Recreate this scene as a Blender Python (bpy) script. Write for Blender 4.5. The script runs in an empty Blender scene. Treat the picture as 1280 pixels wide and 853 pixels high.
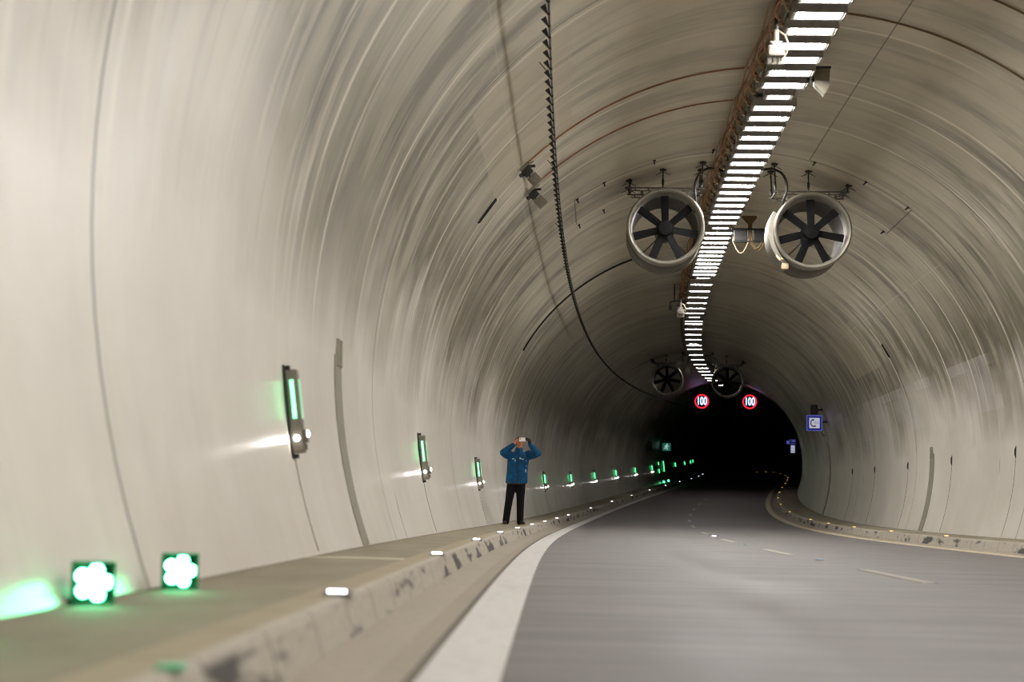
import bpy, bmesh, math, random
import numpy as np
from mathutils import Vector, Matrix
random.seed(7)
PI = math.pi
SC = bpy.context.scene
COL = SC.collection

# ------------------------------------------------------------------ tunnel alignment
KN = np.array([-10, 20, 40, 60, 80, 100, 125, 150, 170, 185, 200, 215, 230, 260.])
KH = np.array([-1.0988, 1.0588, 1.4900, 1.6460, 1.3746, 0.9261, 0.3675, -1.1373, -1.6590, -1.4581, -1.3318, -1.4485, -1.5063, -1.5352]) / 1000
KV = np.array([0.1373, -1.1648, 4.2625, 6.9044, 3.9892, 1.9765, -0.1056, -0.5092, -0.5721, -2.0792, -3.4510, -4.0978, -4.3601, -4.4912]) / 10000
TILT = -0.01113
RAD, ZC = 4.7804, 1.604            # lining radius, height of its centre over the walkway
PHI_F = math.acos(-ZC / RAD)       # foot of the wall
ROAD = -0.15
KL, KR = -3.6815, 3.5086
STEP = 0.5
SN = np.arange(-30, 300 + STEP, STEP)
def _integ(v, i0):
    c = np.concatenate([[0], np.cumsum((v[1:] + v[:-1]) / 2 * STEP)])
    return c - c[i0]
I0 = int(np.searchsorted(SN, 0))
TH = _integ(np.interp(SN, KN, KH), I0)
SL = _integ(np.interp(SN, KN, KV), I0)
AX, AY, AZ = _integ(np.sin(TH), I0), _integ(np.cos(TH), I0), _integ(SL, I0)
def W(s, u, h):
    t = float(np.interp(s, SN, TH))
    return Vector((float(np.interp(s, SN, AX)) + u * math.cos(t), float(np.interp(s, SN, AY)) - u * math.sin(t),
                   float(np.interp(s, SN, AZ)) + h + TILT * u))
def frame(s, u, h, rz=0.0):
    """x to the right, y along the tunnel away from the camera, z up"""
    t = float(np.interp(s, SN, TH)); sl = float(np.interp(s, SN, SL))
    x = Vector((math.cos(t), -math.sin(t), TILT)).normalized()
    y = Vector((math.sin(t), math.cos(t), sl)); y = (y - y.dot(x) * x).normalized()
    z = x.cross(y)
    M = Matrix((x, y, z)).transposed().to_4x4()
    M.translation = W(s, u, h)
    return M @ Matrix.Rotation(rz, 4, 'Z')
def on_arc(phi, off=0.0):
    r = RAD - off
    return r * math.sin(phi), ZC + r * math.cos(phi)
def wall_frame(s, phi, off=0.0):
    """x into the tunnel, y along the tunnel, z up the lining (left wall) """
    u, h = on_arc(phi, off)
    F = frame(s, u, h)
    n = Vector((-math.sin(phi), 0, -math.cos(phi)))
    y = Vector((0, 1, 0))
    z = n.cross(y)
    R = Matrix((n, y, z)).transposed().to_4x4()
    return F @ R

# ------------------------------------------------------------------ materials
def srgb(r, g, b):
    f = lambda c: (c / 255 / 12.92) if c / 255 <= .04045 else ((c / 255 + .055) / 1.055) ** 2.4
    return (f(r), f(g), f(b), 1)
class NT:
    def __init__(self, name):
        self.m = bpy.data.materials.new(name); self.m.use_nodes = True
        self.t = self.m.node_tree; self.t.nodes.clear()
        self.out = self.n('ShaderNodeOutputMaterial'); self.b = self.n('ShaderNodeBsdfPrincipled')
        self.l(self.b.outputs[0], self.out.inputs[0])
    def n(self, k, **kw):
        x = self.t.nodes.new(k)
        for a, v in kw.items(): setattr(x, a, v)
        return x
    def l(self, a, b): self.t.links.new(a, b)
    def _set(self, sock, v):
        if isinstance(v, bpy.types.NodeSocket): self.l(v, sock)
        else: sock.default_value = v
    def math(self, op, a, b=0.0, c=0.0, clamp=False):
        x = self.n('ShaderNodeMath', operation=op, use_clamp=clamp)
        self._set(x.inputs[0], a); self._set(x.inputs[1], b); self._set(x.inputs[2], c)
        return x.outputs[0]
    def mix(self, f, a, b, mode='MIX'):
        x = self.n('ShaderNodeMix', data_type='RGBA', blend_type=mode)
        self._set(x.inputs[0], f); self._set(x.inputs[6], a); self._set(x.inputs[7], b)
        return x.outputs[2]
    def vec(self, x, y, z=0.0):
        c = self.n('ShaderNodeCombineXYZ'); self._set(c.inputs[0], x); self._set(c.inputs[1], y); self._set(c.inputs[2], z)
        return c.outputs[0]
    def noise(self, v, scale=1, detail=4, rough=.55):
        x = self.n('ShaderNodeTexNoise'); self._set(x.inputs['Vector'], v)
        x.inputs['Scale'].default_value = scale; x.inputs['Detail'].default_value = detail; x.inputs['Roughness'].default_value = rough
        return x.outputs[0]
    def ramp(self, f, a, b, lo=0.0, hi=1.0):
        x = self.n('ShaderNodeMapRange'); x.clamp = True
        self._set(x.inputs[0], f)
        for i, v in ((1, a), (2, b), (3, lo), (4, hi)): x.inputs[i].default_value = v
        return x.outputs[0]
    def uv(self):
        u = self.n('ShaderNodeUVMap'); u.uv_map = 'su'
        s = self.n('ShaderNodeSeparateXYZ'); self.l(u.outputs[0], s.inputs[0])
        return s.outputs[0], s.outputs[1]
    def line(self, x, x0, w):
        """1 within w of x0"""
        return self.math('LESS_THAN', self.math('ABSOLUTE', self.math('SUBTRACT', x, x0)), w)
    def band(self, x, a, b):
        return self.math('MULTIPLY', self.math('GREATER_THAN', x, a), self.math('LESS_THAN', x, b))
    def mul(self, *a):
        r = a[0]
        for q in a[1:]: r = self.math('MULTIPLY', r, q)
        return r
    def mx(self, *a):
        r = a[0]
        for q in a[1:]: r = self.math('MAXIMUM', r, q)
        return r
    def bump(self, h, strength=.2, dist=.01):
        b = self.n('ShaderNodeBump'); b.inputs['Strength'].default_value = strength; b.inputs['Distance'].default_value = dist
        self.l(h, b.inputs['Height']); self.l(b.outputs[0], self.b.inputs['Normal'])

def plain(name, col, rough=.5, metal=0.0, vary=.12, scale=30, emit=None, strength=0, spec=.5):
    """a plain surface with a little procedural mottling"""
    t = NT(name)
    if vary:
        g = t.n('ShaderNodeTexCoord')
        f = t.noise(g.outputs['Object'], scale, 3)
        dark = tuple(c * (1 - vary) for c in col[:3]) + (1,); lite = tuple(min(1, c * (1 + vary)) for c in col[:3]) + (1,)
        t._set(t.b.inputs['Base Color'], t.mix(t.ramp(f, .3, .7), dark, lite))
        t._set(t.b.inputs['Roughness'], t.ramp(f, .3, .7, max(.02, rough - .07), min(1, rough + .07)))
    else:
        t.b.inputs['Base Color'].default_value = col; t.b.inputs['Roughness'].default_value = rough
    t.b.inputs['Metallic'].default_value = metal
    t.b.inputs['Specular IOR Level'].default_value = spec
    if emit:
        t.b.inputs['Emission Color'].default_value = emit; t.b.inputs['Emission Strength'].default_value = strength
    return t.m
def glow(name, col, strength, base=(.6, .6, .6, 1)):
    t = NT(name)
    t.b.inputs['Base Color'].default_value = base; t.b.inputs['Roughness'].default_value = .3
    t.b.inputs['Emission Color'].default_value = col; t.b.inputs['Emission Strength'].default_value = strength
    return t.m

def lining_material():
    t = NT('painted_concrete_lining')
    s, v = t.uv()                                  # v = arc length from the crown, negative on the left
    av = t.math('ABSOLUTE', v)
    # streaks drawn along the ring by the travelling formwork
    fine = t.noise(t.vec(t.mul(s, 4.6), t.mul(v, .40), 1.3), 1, 5, .62)
    mid = t.noise(t.vec(t.mul(s, 1.25), t.mul(v, .36), 7.1), 1, 4, .6)
    patch = t.noise(t.vec(t.mul(s, .20), t.mul(v, .42), 3.7), 1, 3, .55)
    cloud = t.noise(t.vec(t.mul(s, .55), t.mul(v, .7), 9.2), 1, 4, .55)
    runs = t.noise(t.vec(t.mul(s, 7.5), t.mul(v, .28), 21.0), 1, 3, .55)
    # wall paint band: an uneven upper edge where the coat thins out
    edge = t.math('ADD', av, t.math('ADD', t.mul(t.math('SUBTRACT', mid, .5), 3.0), t.mul(t.math('SUBTRACT', patch, .5), 3.4)))
    paint = t.mx(t.ramp(edge, 5.8, 7.5), t.ramp(av, 6.7, 7.5))
    bare = t.mix(t.ramp(patch, .34, .66), srgb(181, 174, 153), srgb(211, 204, 183))
    crown = t.ramp(av, 1.8, 4.2, .40, 1.0)
    bare = t.mix(t.mul(t.ramp(mid, .47, .62), crown, .75), bare, srgb(94, 90, 82))
    bare = t.mix(t.mul(t.ramp(fine, .50, .68), crown, .55), bare, srgb(194, 187, 172))
    bare = t.mix(t.mul(t.ramp(runs, .54, .68), crown, .5), bare, srgb(98, 94, 86))
    grime = t.mul(t.ramp(av, 3.9, 5.4), t.ramp(s, 5.0, 20.0), t.ramp(t.math('ADD', t.mul(mid, .6), t.mul(cloud, .4)), .32, .48))
    bare = t.mix(t.mul(grime, .80), bare, srgb(106, 100, 84))
    bare = t.mix(t.mul(t.ramp(fine, .54, .66), t.ramp(av, 3.5, 5), .45), bare, srgb(176, 168, 148))
    coat = t.mix(t.ramp(cloud, .3, .7), srgb(219, 212, 200), srgb(237, 231, 221))
    coat = t.mix(t.mul(t.ramp(runs, .56, .72), .06), coat, srgb(152, 148, 139))
    coat = t.mix(t.mul(t.ramp(mid, .56, .68), .08), coat, srgb(162, 158, 150))
    col = t.mix(paint, bare, coat)
    # fresh cream repair coats with straight edges
    for s0, s1, v0, v1 in ((20.4, 25.9, -4.35, -2.9), (46, 52, 3.9, 5.2)):
        col = t.mix(t.mul(t.band(s, s0, s1), t.band(v, v0, v1), .55), col, srgb(186, 177, 152))
    # rubbed light streaks
    lite = t.mul(t.ramp(fine, .56, .66), t.ramp(mid, .40, .52), crown)
    col = t.mix(t.mul(lite, .5), col, srgb(226, 219, 202))
    # light formwork bands and construction joints across the tunnel
    k6 = t.math('ABSOLUTE', t.math('SUBTRACT', t.math('PINGPONG', t.math('SUBTRACT', s, 8.18), 3.02), 0.0))
    wob = t.noise(t.vec(t.mul(s, .5), t.mul(v, .5), 31.0), 1, 2, .5)
    light_j = t.mul(t.math('LESS_THAN', k6, .05), t.ramp(wob, .4, .55))
    for s0 in (13.1, 15.23, 18.3, 23.6, 27.1, 29.4, 34.6, 36.1, 41.5, 47.0, 51.5, 53.8, 59.9):
        light_j = t.mx(light_j, t.mul(t.line(s, s0, .04), t.ramp(wob, .36, .52)))
    col = t.mix(t.mul(light_j, .75), col, srgb(230, 224, 208))
    k12 = t.math('PINGPONG', t.math('SUBTRACT', s, 7.95), 6.05)
    dark_j = t.math('LESS_THAN', k12, .022)
    # bolted seams and panel outlines
    L = lambda phi: phi * RAD
    seam = t.mul(t.line(v, L(.25), .010), t.band(s, 12, 32.1))
    outl = t.mx(t.mul(t.mx(t.line(s, 32.12, .012), t.line(s, 34.95, .02)), t.mx(t.band(v, L(.25), L(.645)), t.band(v, L(-.61), L(-.25)))),
                t.mul(t.mx(t.line(v, L(.645), .012), t.line(v, L(-.61), .012)), t.band(s, 32.12, 34.95)))
    col = t.mix(t.mul(t.mx(dark_j, seam, outl), .75), col, srgb(70, 64, 56))
    pale = t.mul(t.line(v, L(-.815), .005), t.band(s, 15, 47))
    pale = t.mx(pale, t.mul(t.line(v, L(.86), .012), t.band(s, 30, 52), t.ramp(wob, .45, .5)))
    col = t.mix(t.mul(pale, .35), col, srgb(214, 208, 194))
    t._set(t.b.inputs['Base Color'], col)
    rg = t.math('ADD', t.math('SUBTRACT', t.ramp(mid, .3, .7, .36, .42), t.mul(paint, .12)), t.mul(fine, .08))
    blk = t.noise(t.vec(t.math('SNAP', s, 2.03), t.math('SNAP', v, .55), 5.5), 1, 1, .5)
    painted_sheen = t.mul(t.band(s, 34, 68), t.band(v, 5.85, 6.85), t.ramp(blk, .46, .56), t.ramp(fine, .30, .50))  # violet-white reflection on the right wall, painted as paler blocks in the base colour
    t._set(t.b.inputs['Base Color'], t.mix(t.mul(painted_sheen, .3), col, srgb(226, 220, 224)))
    t._set(t.b.inputs['Roughness'], rg)
    t.b.inputs['Specular IOR Level'].default_value = .55
    hgt = t.math('SUBTRACT', t.math('ADD', t.mul(fine, .6), t.mul(mid, .8)), t.mul(dark_j, 1.5))
    t.bump(hgt, .13, .006)
    return t.m
def road_material():
    t = NT('worn_concrete_road')
    s, u = t.uv()
    grain = t.noise(t.vec(t.mul(s, 30.), t.mul(u, 30.), 0.), 1, 4, .6)
    tr = t.noise(t.vec(t.mul(s, 3.4), t.mul(u, .6), 4.), 1, 4, .6)       # brushed across
    wear = t.noise(t.vec(t.mul(s, .25), t.mul(u, 1.6), 8.), 1, 3, .55)   # worn along
    col = t.mix(t.ramp(wear, .3, .7), srgb(88, 82, 81), srgb(112, 106, 105))
    col = t.mix(t.mul(t.ramp(tr, .42, .66), .26), col, srgb(152, 146, 142))
    col = t.mix(t.mul(t.ramp(grain, .4, .7), .25), col, srgb(92, 88, 86))
    j = t.mx(t.mul(t.line(s, 17.8, .06), t.band(u, -2.2, 0.2)), t.mul(t.line(s, 9.4, .03), t.band(u, -2.9, 3)))
    col = t.mix(t.mul(j, .35), col, srgb(70, 66, 64))
    t._set(t.b.inputs['Base Color'], col)
    t._set(t.b.inputs['Roughness'], t.ramp(wear, .3, .7, .58, .74))
    t.b.inputs['Specular IOR Level'].default_value = .4
    t.bump(t.math('ADD', grain, t.mul(tr, .6)), .35, .006)
    return t.m
def walkway_material():
    t = NT('walkway_concrete')
    s, u = t.uv()
    g = t.noise(t.vec(t.mul(s, 25.), t.mul(u, 25.), 2.), 1, 4, .6)
    c = t.noise(t.vec(t.mul(s, .8), t.mul(u, 2.), 5.), 1, 4, .55)
    col = t.mix(t.ramp(c, .3, .7), srgb(128, 121, 104), srgb(151, 143, 123))
    col = t.mix(t.mul(t.ramp(g, .35, .7), .3), col, srgb(110, 100, 84))
    strip = t.mx(t.mul(t.line(s, 12.97, .11), t.math('LESS_THAN', u, 0)), t.mul(t.line(s, 41.2, .12), t.math('GREATER_THAN', u, 0)))
    col = t.mix(t.mul(strip, .85), col, srgb(214, 205, 184))
    j = t.math('LESS_THAN', t.math('PINGPONG', t.math('SUBTRACT', s, 1.9), 3.0), .012)
    col = t.mix(t.mul(j, .6), col, srgb(70, 64, 54))
    au = t.math('ABSOLUTE', u)
    dark_edge = t.ramp(t.math('ADD', au, t.mul(t.math('SUBTRACT', c, .5), .25)), 4.3, 4.5)  # walkway turns darker towards the wall foot
    col = t.mix(t.mul(dark_edge, .35), col, srgb(84, 76, 62))
    t._set(t.b.inputs['Base Color'], col)
    t.b.inputs['Roughness'].default_value = .85; t.b.inputs['Specular IOR Level'].default_value = .2
    t.bump(g, .3, .005)
    return t.m
def kerb_material():
    t = NT('kerb_stone')
    s, v = t.uv()                                   # v: 0 top .. face below
    g = t.noise(t.vec(t.mul(s, 22.), t.mul(v, 22.), 2.), 1, 4, .6)
    sc = t.noise(t.vec(t.mul(s, 1.15), t.mul(v, 5.), 11.), 1, 3, .5)
    col = t.mix(t.ramp(g, .3, .7), srgb(160, 153, 141), srgb(182, 175, 162))
    col = t.mix(t.ramp(v, .14, .12), col, srgb(158, 147, 126))
    scuff = t.mul(t.ramp(sc, .52, .60), t.ramp(v, .175, .21))
    col = t.mix(t.mul(scuff, .85), col, srgb(62, 61, 64))
    j = t.math('LESS_THAN', t.math('PINGPONG', t.math('SUBTRACT', s, .42), .5), .010)
    col = t.mix(t.mul(j, .75), col, srgb(78, 72, 64))
    t._set(t.b.inputs['Base Color'], col)
    t.b.inputs['Roughness'].default_value = .9; t.b.inputs['Specular IOR Level'].default_value = .12
    t.bump(t.math('SUBTRACT', g, t.mul(j, 2)), .3, .005)
    return t.m
def marking_material(name, base, worn):
    t = NT(name)
    s, u = t.uv()
    g = t.noise(t.vec(t.mul(s, 14.), t.mul(u, 14.), 2.), 1, 5, .65)
    c = t.noise(t.vec(t.mul(s, .7), t.mul(u, 3.), 5.), 1, 3, .5)
    f = t.math('ADD', t.mul(t.ramp(g, .48, .66), .7), t.mul(t.ramp(c, .45, .75), .3), clamp=True)
    t._set(t.b.inputs['Base Color'], t.mix(f, base, worn))
    t.b.inputs['Roughness'].default_value = .5
    t.bump(g, .2, .004)
    return t.m

M = {}
M['lining'] = lining_material(); M['road'] = road_material(); M['walk'] = walkway_material(); M['kerb'] = kerb_material()
M['white_line'] = marking_material('white_road_paint', srgb(206, 203, 199), srgb(178, 174, 169))
M['yellow_line'] = marking_material('cream_road_paint', srgb(206, 194, 164), srgb(170, 158, 132))
M['faint_line'] = marking_material('faint_cream_paint', srgb(134, 124, 106), srgb(112, 106, 99))
M['gutter'] = marking_material('gutter_concrete', srgb(156, 146, 129), srgb(134, 124, 109))
M['joint'] = plain('bitumen_joint', srgb(96, 88, 76), .7)
M['slot'] = plain('sealed_slot_mortar', srgb(128, 121, 106), .7)
M['steel'] = plain('galvanised_steel', srgb(150, 148, 140), .35, .85, .15, 20)
M['fan_steel'] = plain('fan_casing_steel', srgb(136, 131, 119), .42, .3, .12, 8)
M['fan_inner'] = plain('fan_inner_liner', srgb(84, 80, 71), .6, .2, .15, 12)
M['blade'] = plain('black_fan_blade', srgb(20, 20, 21), .75, 0, .1, spec=.2)
M['dark'] = plain('dark_housing', srgb(48, 46, 44), .5, .2)
M['black'] = plain('black_plastic', srgb(18, 18, 19), .55)
M['greyplate'] = plain('grey_cover_mortar', srgb(140, 134, 119), .7, 0, .15, 6)
M['lum_house'] = plain('luminaire_housing_grey', srgb(150, 146, 140), .6, 0, spec=.3)
M['lum_panel'] = None
M['orange'] = plain('orange_cable_sheath', srgb(146, 96, 58), .5)
M['brown'] = plain('brown_cable_sheath', srgb(110, 84, 48), .5)
M['loop'] = plain('ochre_cable_loop', srgb(140, 112, 72), .5)
M['white_box'] = plain('off_white_enclosure', srgb(160, 154, 145), .6, spec=.3)
M['beige_cable'] = plain('cream_conduit', srgb(206, 186, 150), .45)
M['lamp_house'] = plain('brushed_steel_lamp_housing', srgb(128, 122, 112), .38, .6)
M['lamp_black'] = plain('black_lamp_backplate', srgb(34, 32, 31), .5)
M['green_tube'] = glow('green_light_tube', (.10, 1, .32, 1), 5)
M['green_side'] = glow('green_light_window', (.06, .55, .2, 1), .8)
M['white_led'] = glow('white_led_lens', (1, .96, .93, 1), 110)
M['green_led'] = glow('green_led_lens', (.09, 1, .42, 1), 62)
M['green_far'] = glow('green_led_lens_far', (.06, 1, .34, 1), 12)
M['green_box'] = plain('green_lamp_body', srgb(6, 150, 96), .35)
M['green_lit_stud'] = plain('stud_green_reflection', srgb(96, 188, 140), .4)  # green of the floor lights reflected on the kerb stud, put into its colour
M['kerb_led'] = glow('cool_white_led_window', (.86, .85, 1, 1), 8)
M['amber_led'] = glow('amber_led_window', (1, .62, .12, 1), 2.3)
M['sign_red'] = glow('red_led_ring', (1, .015, .03, 1), 1.7)
M['sign_blue'] = glow('blue_white_led_digits', (.34, .45, 1, 1), 3.6)
M['phone_blue'] = glow('backlit_blue_border', (.006, .01, .24, 1), .45, (.006, .01, .12, 1))
M['phone_pale'] = glow('backlit_pale_blue_rim', (.10, .11, .5, 1), .6, (.08, .09, .3, 1))
M['phone_white'] = glow('backlit_white_face', (.72, .74, .92, 1), .5, (.4, .4, .5, 1))
M['dim_blue'] = glow('dim_blue_face', (.05, .055, .30, 1), .3, (.05, .06, .2, 1))
M['exit_green'] = glow('backlit_green_face', (.01, .16, .11, 1), .5)
M['exit_white'] = glow('backlit_white_symbol', (.6, .9, .85, 1), .55)
M['sym_grey'] = plain('grey_sign_lettering', srgb(150, 152, 160), .6)
M['jacket'] = plain('blue_jacket_fabric', srgb(10, 74, 116), .75, 0, .35, 14, spec=.25)
M['trouser'] = plain('black_trouser_fabric', srgb(15, 15, 17), .85, 0, .2, 14, spec=.2)
M['skin'] = plain('skin', srgb(186, 120, 84), .5, 0, .06)
M['hair'] = plain('brown_hair', srgb(62, 42, 28), .6, 0, .3, 60)
M['badge'] = plain('pale_reflective_print', srgb(190, 205, 215), .4)
M['phone_shell'] = plain('white_phone_shell', srgb(235, 228, 224), .3, 0, .03)
M['shoe'] = plain('dark_shoe_leather', srgb(26, 22, 20), .5)
M['sole'] = plain('tan_shoe_sole', srgb(120, 92, 60), .6)
M['stain'] = plain('grey_sensor_face', srgb(116, 110, 96), .5, .1)

# ------------------------------------------------------------------ mesh builder
class MB:
    def __init__(self): self.v = []; self.f = []; self.mi = []
    def add(self, vs, fs, m=0, T=None):
        b = len(self.v)
        for q in vs:
            q = Vector(q)
            self.v.append(T @ q if T else q)
        for f in fs: self.f.append([b + i for i in f]); self.mi.append(m)
        return self
    def box(self, c, d, bev=0.0, m=0, T=None, taper=1.0):
        bm = bmesh.new(); bmesh.ops.create_cube(bm, size=1)
        for q in bm.verts:
            k = taper if q.co.z < 0 else 1
            q.co = Vector((q.co.x * d[0] * k, q.co.y * d[1] * k, q.co.z * d[2]))
        if bev: bmesh.ops.bevel(bm, geom=bm.edges[:], offset=bev, segments=2, affect='EDGES', profile=.6)
        bm.verts.index_update()
        self.add([q.co + Vector(c) for q in bm.verts], [[q.index for q in f.verts] for f in bm.faces], m, T)
        bm.free(); return self
    def prism(self, poly, axis, a, b, m=0, T=None):
        """poly in the two other axes, extruded along axis from a to b"""
        n = len(poly); vs = []
        for k in (a, b):
            for p, q in poly:
                vs.append({'x': (k, p, q), 'y': (p, k, q), 'z': (p, q, k)}[axis])
        fs = [list(range(n))[::-1], list(range(n, 2 * n))] + [[i, (i + 1) % n, n + (i + 1) % n, n + i] for i in range(n)]
        return self.add(vs, fs, m, T)
    def tube(self, pts, r, n=8, m=0, T=None, caps=True):
        pts = [Vector(p) for p in pts]; k = len(pts)
        rr = r if isinstance(r, (list, tuple)) else [r] * k
        t0 = (pts[1] - pts[0]).normalized()
        a = Vector((0, 0, 1)) if abs(t0.z) < .9 else Vector((1, 0, 0))
        x = t0.cross(a).normalized(); vs = []; fs = []
        for i, p in enumerate(pts):
            t = (pts[min(i + 1, k - 1)] - pts[max(i - 1, 0)]).normalized()
            x = (x - x.dot(t) * t).normalized(); y = t.cross(x)
            for j in range(n):
                an = 2 * PI * j / n
                vs.append(p + (x * math.cos(an) + y * math.sin(an)) * float(rr[i]))
        for i in range(k - 1):
            for j in range(n): fs.append([i * n + j, i * n + (j + 1) % n, (i + 1) * n + (j + 1) % n, (i + 1) * n + j])
        if caps: fs += [list(range(n))[::-1], [(k - 1) * n + j for j in range(n)]]
        return self.add(vs, fs, m, T)
    def lathe(self, prof, axis='y', n=32, m=0, T=None, closed=False):
        """prof: (radius, along) ; revolved about axis"""
        vs = []; fs = []; k = len(prof)
        for r, a in prof:
            for j in range(n):
                t = 2 * PI * j / n; p, q = r * math.cos(t), r * math.sin(t)
                vs.append({'y': (p, a, q), 'x': (a, p, q), 'z': (p, q, a)}[axis])
        for i in range(k if closed else k - 1):
            i2 = (i + 1) % k
            for j in range(n): fs.append([i * n + j, i2 * n + j, i2 * n + (j + 1) % n, i * n + (j + 1) % n])
        if not closed: fs += [[j for j in range(n)], [(k - 1) * n + j for j in range(n)][::-1]]
        return self.add(vs, fs, m, T)
    def ellipsoid(self, c, r, n=16, m=0, T=None, R=None):
        vs = []; fs = []; h = n // 2
        for i in range(1, h):
            a = PI * i / h
            for j in range(n):
                b = 2 * PI * j / n
                q = Vector((r[0] * math.sin(a) * math.cos(b), r[1] * math.sin(a) * math.sin(b), r[2] * math.cos(a)))
                vs.append((R @ q if R else q) + Vector(c))
        top = len(vs); q = Vector((0, 0, r[2])); vs.append((R @ q if R else q) + Vector(c)); vs.append(Vector(c) - (R @ q if R else q))
        for i in range(h - 2):
            for j in range(n): fs.append([i * n + j, (i + 1) * n + j, (i + 1) * n + (j + 1) % n, i * n + (j + 1) % n])
        for j in range(n):
            fs.append([top, j, (j + 1) % n]); b = (h - 2) * n; fs.append([top + 1, b + (j + 1) % n, b + j])
        return self.add(vs, fs, m, T)
    def loft(self, rings, n=24, m=0, T=None):
        """rings: (x, y, z, rx, ry) cross-sections, bottom to top, closed at both ends"""
        vs = []; fs = []
        for x, y, z, rx, ry in rings:
            for j in range(n):
                t = 2 * PI * j / n; c, q = math.cos(t), math.sin(t)
                vs.append((x + rx * math.copysign(abs(c) ** .85, c), y + ry * math.copysign(abs(q) ** .85, q), z))
        k = len(rings)
        for i in range(k - 1):
            for j in range(n): fs.append([i * n + j, i * n + (j + 1) % n, (i + 1) * n + (j + 1) % n, (i + 1) * n + j])
        fs += [list(range(n))[::-1], [(k - 1) * n + j for j in range(n)]]
        return self.add(vs, fs, m, T)
    def mesh(self, name, mats, smooth=False, angle=40):
        me = bpy.data.meshes.new(name)
        me.from_pydata([tuple(q) for q in self.v], [], self.f)
        for q in (mats if isinstance(mats, (list, tuple)) else [mats]): me.materials.append(q)
        me.polygons.foreach_set('material_index', self.mi)
        bm = bmesh.new(); bm.from_mesh(me); bmesh.ops.recalc_face_normals(bm, faces=bm.faces[:])
        if smooth:
            for f in bm.faces: f.smooth = True
            for e in bm.edges:
                e.smooth = len(e.link_faces) == 2 and e.calc_face_angle(0) < math.radians(angle)
        bm.to_mesh(me); bm.free(); me.update()
        return me
    def build(self, name, mats, parent=None, smooth=False, mat=None, angle=40):
        o = bpy.data.objects.new(name, self.mesh(name, mats, smooth, angle)); COL.objects.link(o)
        if parent is not None: o.parent = parent
        if mat is not None: o.matrix_world = mat
        return o
def tag(o, label, cat, group=None):
    o['label'] = label; o['category'] = cat
    if group: o['group'] = group
    return o
def thing(name, mat, label, cat, group=None):
    o = bpy.data.objects.new(name, None); COL.objects.link(o)
    o.empty_display_size = .2; o.matrix_world = mat
    return tag(o, label, cat, group)
def copy_tree(src, mat=None, parent=None):
    c = src.copy(); COL.objects.link(c)
    if parent is not None: c.parent = parent
    if mat is not None: c.matrix_world = mat
    for ch in list(src.children): copy_tree(ch, None, c)
    return c
def structure(o): o['kind'] = 'structure'; return o
ORD = ['first', 'second', 'third', 'fourth', 'fifth', 'sixth', 'seventh', 'eighth', 'ninth', 'tenth', 'eleventh', 'twelfth', 'thirteenth',
       'fourteenth', 'fifteenth', 'sixteenth', 'seventeenth', 'eighteenth', 'nineteenth', 'twentieth']
TENS = {2: 'twenty', 3: 'thirty', 4: 'forty', 5: 'fifty', 6: 'sixty', 7: 'seventy'}
def ordw(i):
    """0 -> first"""
    n = i + 1
    if n <= 20: return ORD[i]
    if n % 10 == 0: return TENS[n // 10][:-1] + 'ieth'
    return TENS[n // 10] + '-' + ORD[n % 10 - 1]

# ------------------------------------------------------------------ the shell
S_LIST = list(np.arange(-16, 60, .5)) + list(np.arange(60, 262, 1.0))
def sweep(name, prof, mat, normals=None, slist=S_LIST):
    """prof: list of (u, h, v); swept along the tunnel with uv = (s, v)"""
    n = len(prof); vs = []; fs = []; uvs = []; ns = []
    for s in slist:
        F = frame(s, 0, 0).to_3x3()
        for i, (u, h, v) in enumerate(prof):
            vs.append(tuple(W(s, u, h))); uvs.append((s, v))
            if normals: ns.append(tuple((F @ Vector(normals[i])).normalized()))
    for k in range(len(slist) - 1):
        for i in range(n - 1): fs.append([k * n + i, (k + 1) * n + i, (k + 1) * n + i + 1, k * n + i + 1] if normals else [k * n + i, k * n + i + 1, (k + 1) * n + i + 1, (k + 1) * n + i])
    me = bpy.data.meshes.new(name); me.from_pydata(vs, [], fs); me.materials.append(mat)
    ul = me.uv_layers.new(name='su')
    idx = np.empty(len(me.loops), dtype=np.int32); me.loops.foreach_get('vertex_index', idx)
    ul.data.foreach_set('uv', np.array(uvs, dtype=np.float32)[idx].ravel())
    if normals:
        me.polygons.foreach_set('use_smooth', [True] * len(me.polygons))
        me.normals_split_custom_set_from_vertices(ns)
    me.update()
    o = bpy.data.objects.new(name, me); COL.objects.link(o)
    return structure(o)
def arc_prof(a, b, n):
    ph = np.linspace(a, b, n)
    return [(*on_arc(f), f * RAD) for f in ph], [(-math.sin(f), 0, -math.cos(f)) for f in ph]
HA = 1.12
for nm, a, b, n in (('wall_left', -PHI_F - .02, -HA, 20), ('ceiling', -HA, HA, 48), ('wall_right', HA, PHI_F + .02, 20)):
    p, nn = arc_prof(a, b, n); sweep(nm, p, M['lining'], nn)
UF = RAD * math.sin(PHI_F)
sweep('floor', [(u, ROAD, u) for u in (-3.25, -1.5, 0, 1.5, 3.12)], M['road'])
sweep('walkway', [(-UF - .06, 0, -UF), (-4.2, .004, -4.2), (KL - .15, 0, KL - .15)], M['walk'])
sweep('walkway', [(KR + .15, 0, KR + .15), (4.1, .004, 4.1), (UF + .06, 0, UF)], M['walk'])
kp = [(-.15, -.02, 0), (-.15, .006, .02), (.015, .006, .15), (.03, .0, .17), (.04, -.018, .20), (.075, ROAD + .005, .34)]
sweep('kerb', [(KL + a, b, v) for a, b, v in kp], M['kerb'])
sweep('kerb', [(KR - a, b, v) for a, b, v in kp][::-1], M['kerb'])
sweep('gutter', [(KL + .055, ROAD + .012, -3.6), (-3.4, ROAD - .012, -3.4), (-3.285, ROAD + .004, -3.29)], M['gutter'])
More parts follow.
